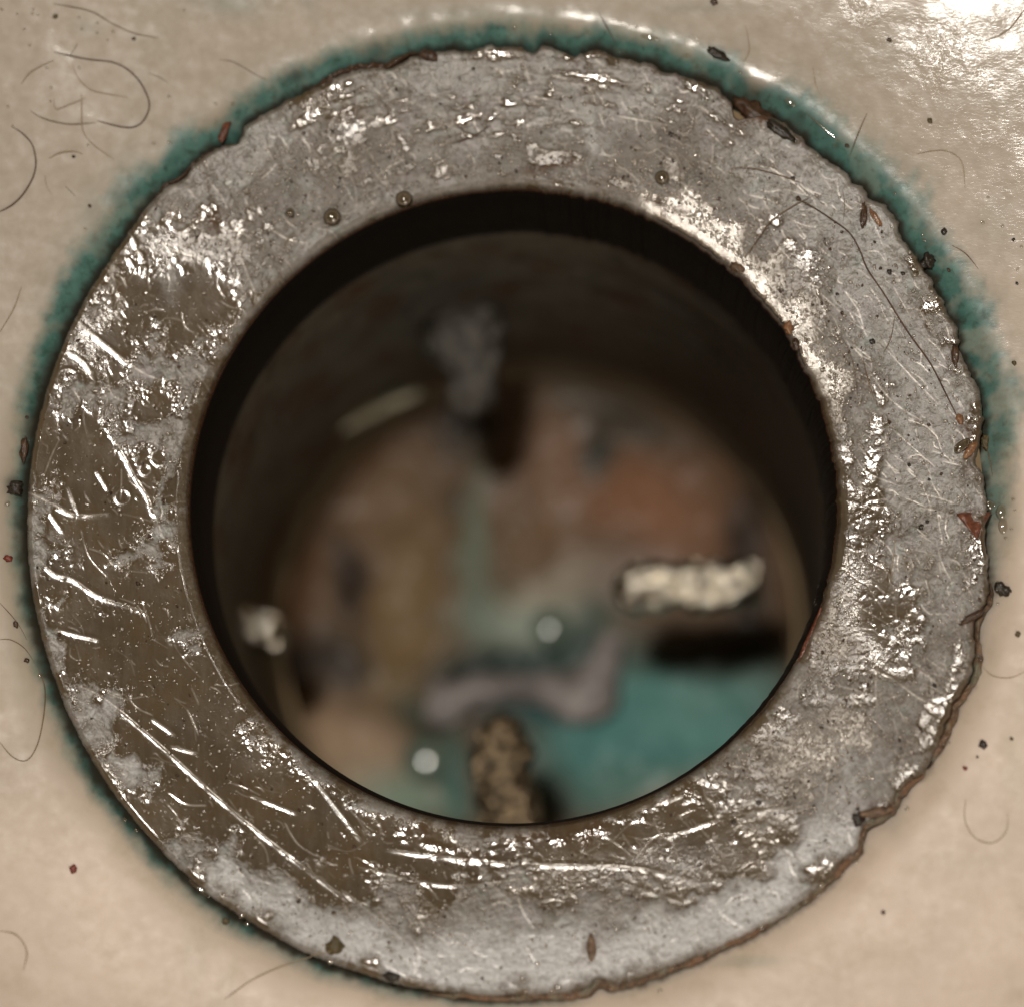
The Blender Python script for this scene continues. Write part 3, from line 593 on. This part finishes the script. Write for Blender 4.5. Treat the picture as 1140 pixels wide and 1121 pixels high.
# ------------------------------------------------------------------ loose hairs
def hair(pts, w, mat, label, group=None, lift=.6, arch=0.0):
    w *= .78 if mat is not HF else .9
    P = spline([on(u, v, lift) for u, v in pts], 4.0); n = len(P)
    for k in range(n):
        r = math.hypot(P[k][0] - CX, P[k][1] - CY)
        P[k][2] = float(surf_z(P[k][0], P[k][1])) + lift + w + arch * math.sin(math.pi * k / (n - 1)) + (2.6 if r < 535 else .4)
    rad = w * np.clip(np.minimum(np.arange(n) + 1, (n - np.arange(n))) / 5.0, .35, 1) * np.array([.85 + .3 * float(vnoise(np.array(k * .3), np.array(w * 9))) for k in range(n)])
    o = tube('hair', P, rad, mat, n=6); centre(o)
    tag(o, label, 'hair', group or 'loose hairs stuck around the drain'); return o
HB, HM, HF = M_HAIR, M_HAIRM, M_HAIRF
for args in (
    ([(60, 59), (78, 63), (100, 67), (125, 70), (142, 78), (156, 92), (165, 110), (166, 122), (160, 135), (150, 142), (135, 142), (108, 135)], .95, HB, 'brown hair curled into a hook on the porcelain at the top left'),
    ([(34, 124), (45, 131), (60, 136), (80, 139), (107, 137)], .7, HM, 'thin hair running left from the end of the hooked hair'),
    ([(14, 142), (25, 149), (35, 160), (39, 172), (40, 185), (36, 200), (25, 218), (12, 230), (-4, 238)], .95, HB, 'dark curved hair leaving the photo at its left edge'),
    ([(78, 63), (82, 57), (86, 50)], .8, HM, 'short stub of hair crossing the start of the hooked hair'),
    ([(60, 5), (100, 13), (125, 27), (150, 38), (176, 43)], .7, HM, 'faint long hair above the hooked hair at the top left'),
    ([(165, 82), (178, 87), (187, 93)], .6, HM, 'short straight hair just right of the hooked hair'),
    ([(244, 67), (258, 69), (270, 75), (285, 84), (296, 89)], .55, HM, 'thin curved hair touching the green stain at the upper left'),
    ([(73, 208), (79, 214), (84, 219)], .8, HB, 'tiny dark hair stub between the curved hair and the green stain'),
    ([(80, 70), (86, 86), (100, 100), (118, 105), (142, 109)], .6, HF, 'pale hair lying inside the loop of the hooked hair'),
    ([(91, 105), (91, 125), (92, 145), (100, 158), (115, 170), (127, 178)], .7, HF, 'pale hair running down below the hooked hair'),
    ([(24, 94), (33, 82), (48, 73), (60, 68)], .8, HF, 'pale arched hair left of the hooked hair'),
    ([(50, 196), (52, 208), (58, 217)], .7, HF, 'short pale hair right of the dark curved hair'),
    ([(55, 177), (66, 171), (82, 169), (92, 172)], .9, HF, 'pale smear-like hair above the tiny dark stub'),
    ([(60, 110), (62, 122), (75, 118), (95, 110)], .55, HF, 'pale crooked hair in the middle of the top left tangle'),
    ([(42, 742), (50, 765), (49, 795), (42, 828), (30, 846), (14, 842), (-3, 822)], .7, HM, 'grey-brown U-shaped hair on the porcelain at the lower left'),
    ([(-3, 712), (12, 712), (28, 722), (40, 740)], .6, HM, 'thin hair above the U-shaped hair at the left edge'),
    ([(-3, 668), (12, 684), (22, 697), (30, 712)], .6, HM, 'thin hair slanting down beside the left edge of the drain ring'),
    ([(965, 127), (957, 145), (946, 174)], .7, HM, 'short straight hair across the green stain at the upper right'),
    ([(1060, 274), (1075, 283), (1089, 300)], .75, simple('reddish_hair', (.13, .05, .025), (.22, .10, .06), 10, .4, .1), 'short reddish hair right of the green stain'),
    ([(666, 14), (674, 28), (685, 48)], .9, HB, 'short dark hair across the green stain at the top'),
    ([(830, 30), (834, 55), (828, 70)], .6, HF, 'pale short hair above the green stain at the top right'),
    ([(905, 75), (908, 95), (915, 110)], .5, HF, 'faint hair right of the two bright glints at the upper right'),
    ([(1075, 890), (1074, 912), (1085, 932), (1105, 938), (1120, 925), (1122, 905)], .6, HF, 'pale curled hair on the porcelain at the lower right'),
    ([(1020, 172), (1050, 168), (1070, 180), (1074, 210)], .55, HF, 'pale bent hair on the porcelain at the upper right'),
    ([(250, 1112), (285, 1088), (335, 1068), (372, 1058)], .7, HF, 'pale long hair below the ring at the lower left'),
    ([(1098, 46), (1122, 34), (1143, 8)], .7, HF, 'pale hair in the top right corner'),
    ([(0, 1036), (18, 1040), (30, 1058), (26, 1080)], .9, HF, 'pale curl of hair in the lower left corner'),
    ([(0, 370), (15, 345), (24, 320)], .6, HF, 'pale hair rising along the left edge of the photo'),
    ([(1092, 740), (1105, 752), (1125, 754), (1143, 746)], .5, HF, 'faint hair right of the rusty edge'),
    ([(885, 222), (905, 232), (925, 245), (945, 260), (957, 280), (965, 300), (985, 330), (1010, 370), (1035, 405), (1053, 440), (1067, 468)], 1.05, HB, 'long dark hair running down the right side of the metal ring'),
    ([(815, 188), (840, 189), (870, 197), (895, 206)], .7, HM, 'thin hair lying across the ring at its upper right'),
    ([(905, 219), (880, 232), (858, 248), (842, 270), (826, 292)], .75, HM, 'thin curved hair ending at the rim of the hole on the upper right'),
    ([(500, 162), (527, 153), (547, 140)], .8, HB, 'short dark hair slanting on the top of the ring'),
    ([(960, 398), (965, 420), (973, 446)], .8, HM, 'short hair on the ring left of the long dark hair'),
    ([(757, 193), (757, 220)], .6, HB, 'tiny upright hair on the ring beside the round bead'),
    ([(997, 596), (994, 625), (990, 650)], .5, HF, 'pale straight hair on the olive part of the ring at the right'),
    ([(938, 212), (940, 232), (938, 250)], .5, HM, 'tiny hair beside the green stain at the upper right of the ring'),
    ([(983, 395), (992, 375), (996, 352)], .5, HM, 'faint hair branching off the long dark hair'),
    ([(1095, 486), (1100, 505), (1105, 530)], .7, HM, 'bent hair over the edge of the ring at the right'),
    ([(935, 372), (948, 400), (955, 440)], .45, HM, 'very thin hair on the sparkling right part of the ring')):
    hair(*args)

# ------------------------------------------------------------------ crumbs, flakes and specks
def lump(name, u, v, du, dv, rot, mat, label, cat, group=None, h=.6, rough=.35, z=None, hi=False, keep=False, sub=1):
    Vx, Fx = (KV, KF) if max(du, dv) > 13 else (JV, JF); rough = rough * 2.0 if cat == 'dirt' else rough
    p = on(u, v) if z is None else at(u, v, z)
    sd = random.random() * 50
    n = fbm(Vx[:, 0] * 1.5 + sd, Vx[:, 1] * 1.5 + Vx[:, 2] * 1.1 + sd, .8, 4, .65)
    W = Vx * (1 + rough * (n - .5) * 2)[:, None]
    W = W * np.array([du / 2, dv / 2, min(du, dv) / 2 * h]); a = math.radians(-rot)
    W = np.stack([W[:, 0] * math.cos(a) - W[:, 1] * math.sin(a), W[:, 0] * math.sin(a) + W[:, 1] * math.cos(a), W[:, 2]], -1)
    o = make(name, W + p + np.array([0, 0, min(du, dv) / 2 * h * .55 + 1.0]), Fx, mat); centre(o)
    return tag(o, label, cat, group)
for a in (
    ('dirt_clump', 838, 124, 46, 26, 40, M_BROWN, 'dark brown dirt clump filling a notch in the upper right edge of the ring', 'dirt', 'dirt lumps', .5),
    ('dirt_clump', 868, 146, 36, 12, 38, M_DARK, 'dark dirt strip just right of the big clump on the upper right edge', 'dirt', 'dirt lumps', .6),
    ('dirt_clump', 798, 61, 24, 11, 28, M_DARK, 'dark elongated crumb on the green stain above the upper right edge', 'dirt', 'dirt lumps', .7),
    ('dirt_clump', 1033, 292, 15, 20, 15, M_DARK, 'dark oval crumb on the green stain right of the ring', 'dirt', 'dirt lumps', .7),
    ('dirt_clump', 18, 544, 18, 14, 0, M_DARK, 'black crumb at the left edge of the ring', 'dirt', 'dirt lumps', .8),
    ('dirt_clump', 1115, 656, 18, 13, 35, M_DARK, 'shiny black crumb on the porcelain at the right edge', 'dirt', 'dirt lumps', .8),
    ('dirt_clump', 437, 1087, 18, 10, 10, M_DARK, 'black crumb under the bottom edge of the ring', 'dirt', 'dirt lumps', .6),
    ('dirt_clump', 955, 912, 14, 16, 0, M_DARK, 'black crumb in the notch at the lower right edge', 'dirt', 'dirt lumps', .5),
    ('dirt_clump', 27, 502, 9, 28, 3, M_BROWN, 'brown dirt filling the gap left of the ring', 'dirt', 'dirt lumps', .5),
    ('dirt_clump', 372, 1053, 20, 18, 0, M_OLIVE, 'olive crumb on the bottom left edge of the ring', 'dirt', 'dirt lumps', .4),
    ('dirt_clump', 250, 148, 10, 22, 20, M_RUST2, 'red-brown crumb in the upper left edge of the ring', 'dirt', 'dirt lumps', .6),
    ('dirt_clump', 820, 299, 16, 11, 40, M_RUST, 'brown crumb on the inner rim where a thin hair ends', 'dirt', 'dirt lumps', .7),
    ('dirt_clump', 878, 366, 10, 14, 0, M_AMBER, 'amber crumb on the inner rim at the upper right', 'dirt', 'dirt lumps', .7),
    ('dirt_clump', 886, 383, 9, 14, 0, M_BROWN, 'brown crumb just below the amber crumb on the inner rim', 'dirt', 'dirt lumps', .7),
    ('dirt_clump', 477, 62, 22, 12, 30, M_BROWN, 'brown crumb on the top left edge of the ring', 'dirt', 'dirt lumps', .5),
    ('dirt_clump', 961, 240, 7, 30, 5, M_BROWN, 'dark upright sliver on the upper right edge of the ring', 'dirt', 'dirt lumps', .6),
    ('dirt_clump', 975, 243, 6, 22, 150, M_AMBER, 'amber sliver on the upper right edge of the ring', 'dirt', 'dirt lumps', .6),
    ('dirt_clump', 1063, 396, 7, 26, 0, M_BROWN, 'brown sliver on the right edge of the ring', 'dirt', 'dirt lumps', .5),
    ('dirt_clump', 1096, 492, 10, 16, 0, M_OLIVE, 'olive crumb at the right edge beside the seed husks', 'dirt', 'dirt lumps', .5),
    ('hair_root', 1068, 467, 9, 13, -20, M_AMBER, 'amber bead at the lower end of the long dark hair', 'hair root', None, .8),
    ('rust_curl', 975, 904, 38, 11, -8, M_RUST, 'red-brown curled flake at the lower right edge', 'rust flake', 'rust flakes', .6),
    ('rust_curl', 658, 1056, 10, 32, 0, M_RUST, 'upright rusty stub on the bottom edge of the ring', 'rust flake', 'rust flakes', .6),
    ('twig', 1082, 687, 32, 8, -30, M_BROWN, 'dark brown splinter lying across the right edge of the ring', 'splinter', None, .7)):
    lump(*a)
# seed husks
for (u, v, du, dv, rot, mt, lb) in ((1071, 497, 22, 11, -40, M_MURK, 'clear seed husk at the right edge of the ring'), (1080, 502, 24, 9, -52, M_AMBER, 'tan seed husk beside the clear one at the right edge')):
    lump('seed_husk', u, v, du, dv, rot, mt, lb, 'seed husk', None, .7, .15)
# triangular rust flake
nU, nV = 14, 10; V = []
c0, c1, c2 = on(1064, 573, 6), on(1103, 572, 9), on(1087, 601, 7)
for i in range(nU):
    for j in range(nV):
        a, b = i / (nU - 1), j / (nV - 1); p = (c0 * (1 - a) + c1 * a) * (1 - b) + c2 * b
        V.append(p + np.array([0, 0, 3 * math.sin(a * 9 + b * 2) * (1 - b) + 5 * math.sin(math.pi * a) * (1 - b)]))
V = np.array(V); low = V.copy(); low[:, 2] -= 3.0
i = np.arange(nU - 1)[:, None]; j = np.arange(nV - 1)[None, :]; a = (i * nV + j); Q = np.stack([a, a + 1, a + nV + 1, a + nV], -1).reshape(-1, 4)
ring_ = [k * nV for k in range(nU)] + [(nU - 1) * nV + k for k in range(1, nV)] + [k * nV + nV - 1 for k in range(nU - 2, -1, -1)] + [k for k in range(nV - 2, 0, -1)]
side = [(ring_[k], ring_[(k + 1) % len(ring_)], ring_[(k + 1) % len(ring_)] + nU * nV, ring_[k] + nU * nV) for k in range(len(ring_))]
o = make('rust_flake', np.concatenate([V, low]), np.concatenate([Q, Q[:, ::-1] + nU * nV, np.array(side)]), M_RUST2); centre(o)
tag(o, 'triangular orange-red rust flake on the right edge of the ring', 'rust flake', 'rust flakes')
# red streak of rust on the lip of the hole
P3 = []
for (u, v) in ((914, 676), (910, 694), (902, 714), (893, 733), (884, 752)):
    P3.append(on(u, v, 0) + np.array([0, 0, -2.0]))
o = tube('rust_streak', spline(P3, 4), [max(1.0, 6 * math.sin(math.pi * (k + .7) / (len(spline(P3, 4)) + .4))) for k in range(len(spline(P3, 4)))], M_RED if False else M_RUST2, drain, n=10, flat=.5, rough=.2)
# small specks
spk = ((82, 967, 9, M_RED, 'red speck alone on the porcelain at the lower left'), (251, 1025, 8, M_OLIVE, 'olive speck on the porcelain just below the lower left edge'), (1094, 828, 9, M_DARK, 'black speck on the porcelain at the lower right'),
       (1074, 855, 5, M_RED, 'small red speck below the black one at the lower right'), (1051, 259, 7, M_DARK, 'round black speck right of the green stain'), (1128, 267, 4, M_DARK, 'tiny black speck near the right edge of the photo'),
       (1132, 316, 3.5, M_DARK, 'pinpoint speck near the right edge of the photo'), (883, 199, 5, M_DARK, 'black speck on the ring at the upper right, beside a thin hair'), (889, 222, 6, M_BROWN, 'brown speck where the long dark hair begins'),
       (971, 381, 6, M_DARK, 'black speck on the ring, left of the long dark hair'), (1025, 587, 6, M_DARK, 'larger of two black specks on the grey right part of the ring'), (1032, 581, 4, M_DARK, 'smaller of two black specks on the grey right part of the ring'),
       (1034, 473, 4, M_BROWN, 'brown speck at the end of a scratch on the right of the ring'), (1048, 528, 4, M_BROWN, 'brown speck left of the seed husks'), (1034, 534, 3.5, M_DARK, 'tiny speck below the scratch on the right of the ring'), (1012, 518, 4, M_DARK, 'dark speck beside two glints on the right of the ring'),
       (149, 44, 4, M_BROWN, 'tiny speck below the end of the faint long hair'), (62, 19, 5, M_OLIVE, 'olive speck among the water beads at the top left'), (82, 175, 3.5, M_DARK, 'pinpoint speck below the hair tangle'),
       (747, 150, 6, M_DARK, 'black speck on the top right of the ring'), (800, 222, 5, M_BROWN, 'brown speck on the sparkling part of the ring'), (1056, 301, 4, M_BROWN, 'small brown speck beside the reddish hair'), (1129, 404, 5, M_OLIVE, 'olive speck near the right edge of the photo'),
       (9, 622, 9, M_RED, 'pinkish crumb at the left edge of the photo'), (18, 695, 6, M_BROWN, 'brown speck left of the ring'), (30, 735, 6, M_BROWN, 'brown speck above the U-shaped hair'), (983, 1015, 5, M_BROWN, 'brown speck on the porcelain below the rusty seam'),
       (1088, 842, 3, M_DARK, 'pinpoint below the black speck at the lower right'), (1133, 706, 6, M_OLIVE, 'olive speck on the porcelain at the right'), (1040, 763, 5, M_DARK, 'black speck on the ring at the right, near its edge'), (817, 915, 5, M_DARK, 'black speck on the ring at the lower right'),
       (845, 893, 6, M_DARK, 'dark mark on the ring at the lower right'), (905, 898, 4, M_DARK, 'dark pinpoint on the ring left of the notch'), (1035, 135, 6, M_OLIVE, 'olive smudge on the porcelain at the upper right'), (990, 45, 5, M_BROWN, 'brown speck near the bright glare at the top right'),
       (795, 3, 8, M_BROWN, 'brown crumb cut by the top edge of the photo'), (943, 163, 5, M_BROWN, 'brown speck in the upper right edge of the ring'), (915, 338, 4, M_BROWN, 'brown speck on the bright part of the ring'), (932, 328, 4, M_DARK, 'dark speck on the bright part of the ring'),
       (1005, 305, 5, M_DARK, 'dark flake on the grey upper right of the ring'), (990, 303, 6, M_DARK, 'dark flake right of the long dark hair'), (955, 900, 5, M_BROWN, 'brown speck left of the red-brown curled flake'), (1126, 822, 4, M_OLIVE, 'pale speck right of the black speck at the lower right'),
       (1016, 864, 4, M_BROWN, 'brown dot at the rusty lower right edge'), (30, 465, 4, M_BROWN, 'brown dot in the left gap'), (100, 230, 4, M_BROWN, 'brown dot on the upper left stain'))
for (u, v, d, mt, lb) in spk:
    lump('dirt_speck', u, v, d * 1.05, d * .95, random.uniform(0, 90), mt, lb, 'speck', 'dirt specks', .45, .75)

# ------------------------------------------------------------------ water beads
def bead(u, v, du, dv, rot, mat, label, group, h=.75, z=None, name='water_bead', cat='water bead'):
    p = on(u, v) if z is None else at(u, v, z)
    W = JV.copy() if max(du, dv) < 14 else KV.copy(); Fx = JF if max(du, dv) < 14 else KF
    W = W * np.array([du / 2, dv / 2, min(du, dv) / 2 * h]); a = math.radians(-rot)
    W = np.stack([W[:, 0] * math.cos(a) - W[:, 1] * math.sin(a), W[:, 0] * math.sin(a) + W[:, 1] * math.cos(a), W[:, 2]], -1)
    lift = 2.4 if math.hypot(p[0] - CX, p[1] - CY) < 538 else .5
    o = make(name, W + p + np.array([0, 0, lift]), Fx, mat); centre(o); return tag(o, label, cat, group)
tl = ((2, 11), (19, 16), (37, 11), (36, 16), (42, 17), (88, 20), (108, 26), (91, 33), (108, 37), (120, 45), (33, 51), (52, 76), (57, 98), (56, 113), (9, 119), (14, 141), (98, 162), (27, 33), (126, 36), (205, 12), (88, 76), (60, 20))
for (u, v) in tl: bead(u, v, random.uniform(3, 5.5), random.uniform(2.6, 4), random.uniform(0, 90), M_WATER, 'tiny clear water bead on the porcelain at the top left', 'water beads at the top left')
for (u, v) in ((171, 160), (189, 159), (240, 116), (259, 116), (573, 31), (765, 62), (824, 81), (996, 216), (1027, 262), (1029, 268), (95, 255), (188, 108), (708, 31), (612, 38)): bead(u, v, random.uniform(4, 6), random.uniform(3.5, 5), 30, M_WATER, 'tiny clear water bead on the green stain above the ring', 'water beads on the green stain')
for (u, v) in ((1136, 160), (1100, 220), (1094, 248), (1116, 252), (1137, 275), (1128, 556), (1130, 568), (1126, 589), (1120, 599), (1112, 648), (1111, 672), (1107, 562), (1133, 300)): bead(u, v, random.uniform(3.5, 6), random.uniform(3, 5), 30, M_WATER, 'tiny clear water bead on the porcelain at the right', 'water beads at the right edge')
for (u, v) in ((735, 1103), (615, 1103), (585, 1103), (152, 924), (139, 912), (44, 752), (8, 561), (270, 1019), (275, 1028), (368, 1070), (848, 1032), (915, 985), (912, 995), (936, 965), (945, 962), (953, 959), (1010, 900), (690, 1098), (915, 973), (1042, 837), (1056, 827), (938, 972)): bead(u, v, random.uniform(5, 8), random.uniform(4, 6), -40, M_WATER, 'small water bead along the lower edge of the ring', 'water beads along the lower edge')
for (u, v, du, dv, rot, lb) in ((724, 42, 24, 7, 14, 'long glinting water streak on the green stain at the top'), (880, 114, 16, 9, 42, 'lozenge of water on the green stain at the upper right'), (917, 143, 48, 3.4, 42, 'thin glinting line of water on the green stain at the upper right'),
                                (222, 989, 30, 6, 40, 'thin water streak beside the lower left edge'), (1115, 570, 14, 18, 0, 'rounded water drop beside the rust flake'), (1117, 585, 12, 20, 0, 'oval water drop below the one beside the rust flake'), (1101, 563, 14, 12, 0, 'small round drop touching the rust flake')):
    bead(u, v, du, dv, rot, M_WATER, lb, 'water streaks', .6, name='water_streak', cat='water')
for (u, v, d, lb) in ((370, 243, 21, 'dark round bead near the hole at the upper left of the ring'), (450, 223, 20, 'golden round bead near the hole at the top left of the ring'), (737, 199, 17, 'olive round bead at the upper right of the ring'), (323, 238, 11, 'small clear bead left of the dark round bead'), (334, 295, 0, '')):
    if d: bead(u, v, d, d, 0, M_MURK, lb, 'round beads on the ring', .9, name='murky_bead', cat='bead')
# drops in the trap, seen as blurred discs
def dome(u, v, rad, curv, z, lb, mat):
    p = at(u, v, z); n = 14; m_ = 32; V = [p + np.array([0, 0, curv - 0.0 - curv + rad * rad / (2 * curv)])]; V = []
    for i in range(n):
        r = rad * (i + .02) / (n - 1)
        for j in range(m_):
            a = 2 * math.pi * j / m_; V.append(p + np.array([r * math.cos(a), r * math.sin(a), (rad * rad - r * r) / (2 * curv) - (60 if i == n - 1 else 0) * 0]))
    for j in range(m_):
        a = 2 * math.pi * j / m_; V.append(p + np.array([rad * math.cos(a), rad * math.sin(a), -22]))
    o = make('water_drop', V, grid_quads(n + 1, m_), mat); centre(o); return tag(o, lb, 'water drop', 'drops inside the drain')
M_DROP = simple('drop_over_verdigris', (.12, .19, .155), (.2, .26, .21), 30, .10, 0.1, 1.0)
dome(613, 698, 26, 75, FZ + 24, 'round glinting drop in the middle of the drain floor', M_DROP)
dome(474, 846, 30, 105, FZ + 24, 'large bright drop at the bottom left of the drain floor', M_DROP)
dome(486, 383, 13, 70, -545, 'small round glint at the top left of the grey cross bar', M_DROP)
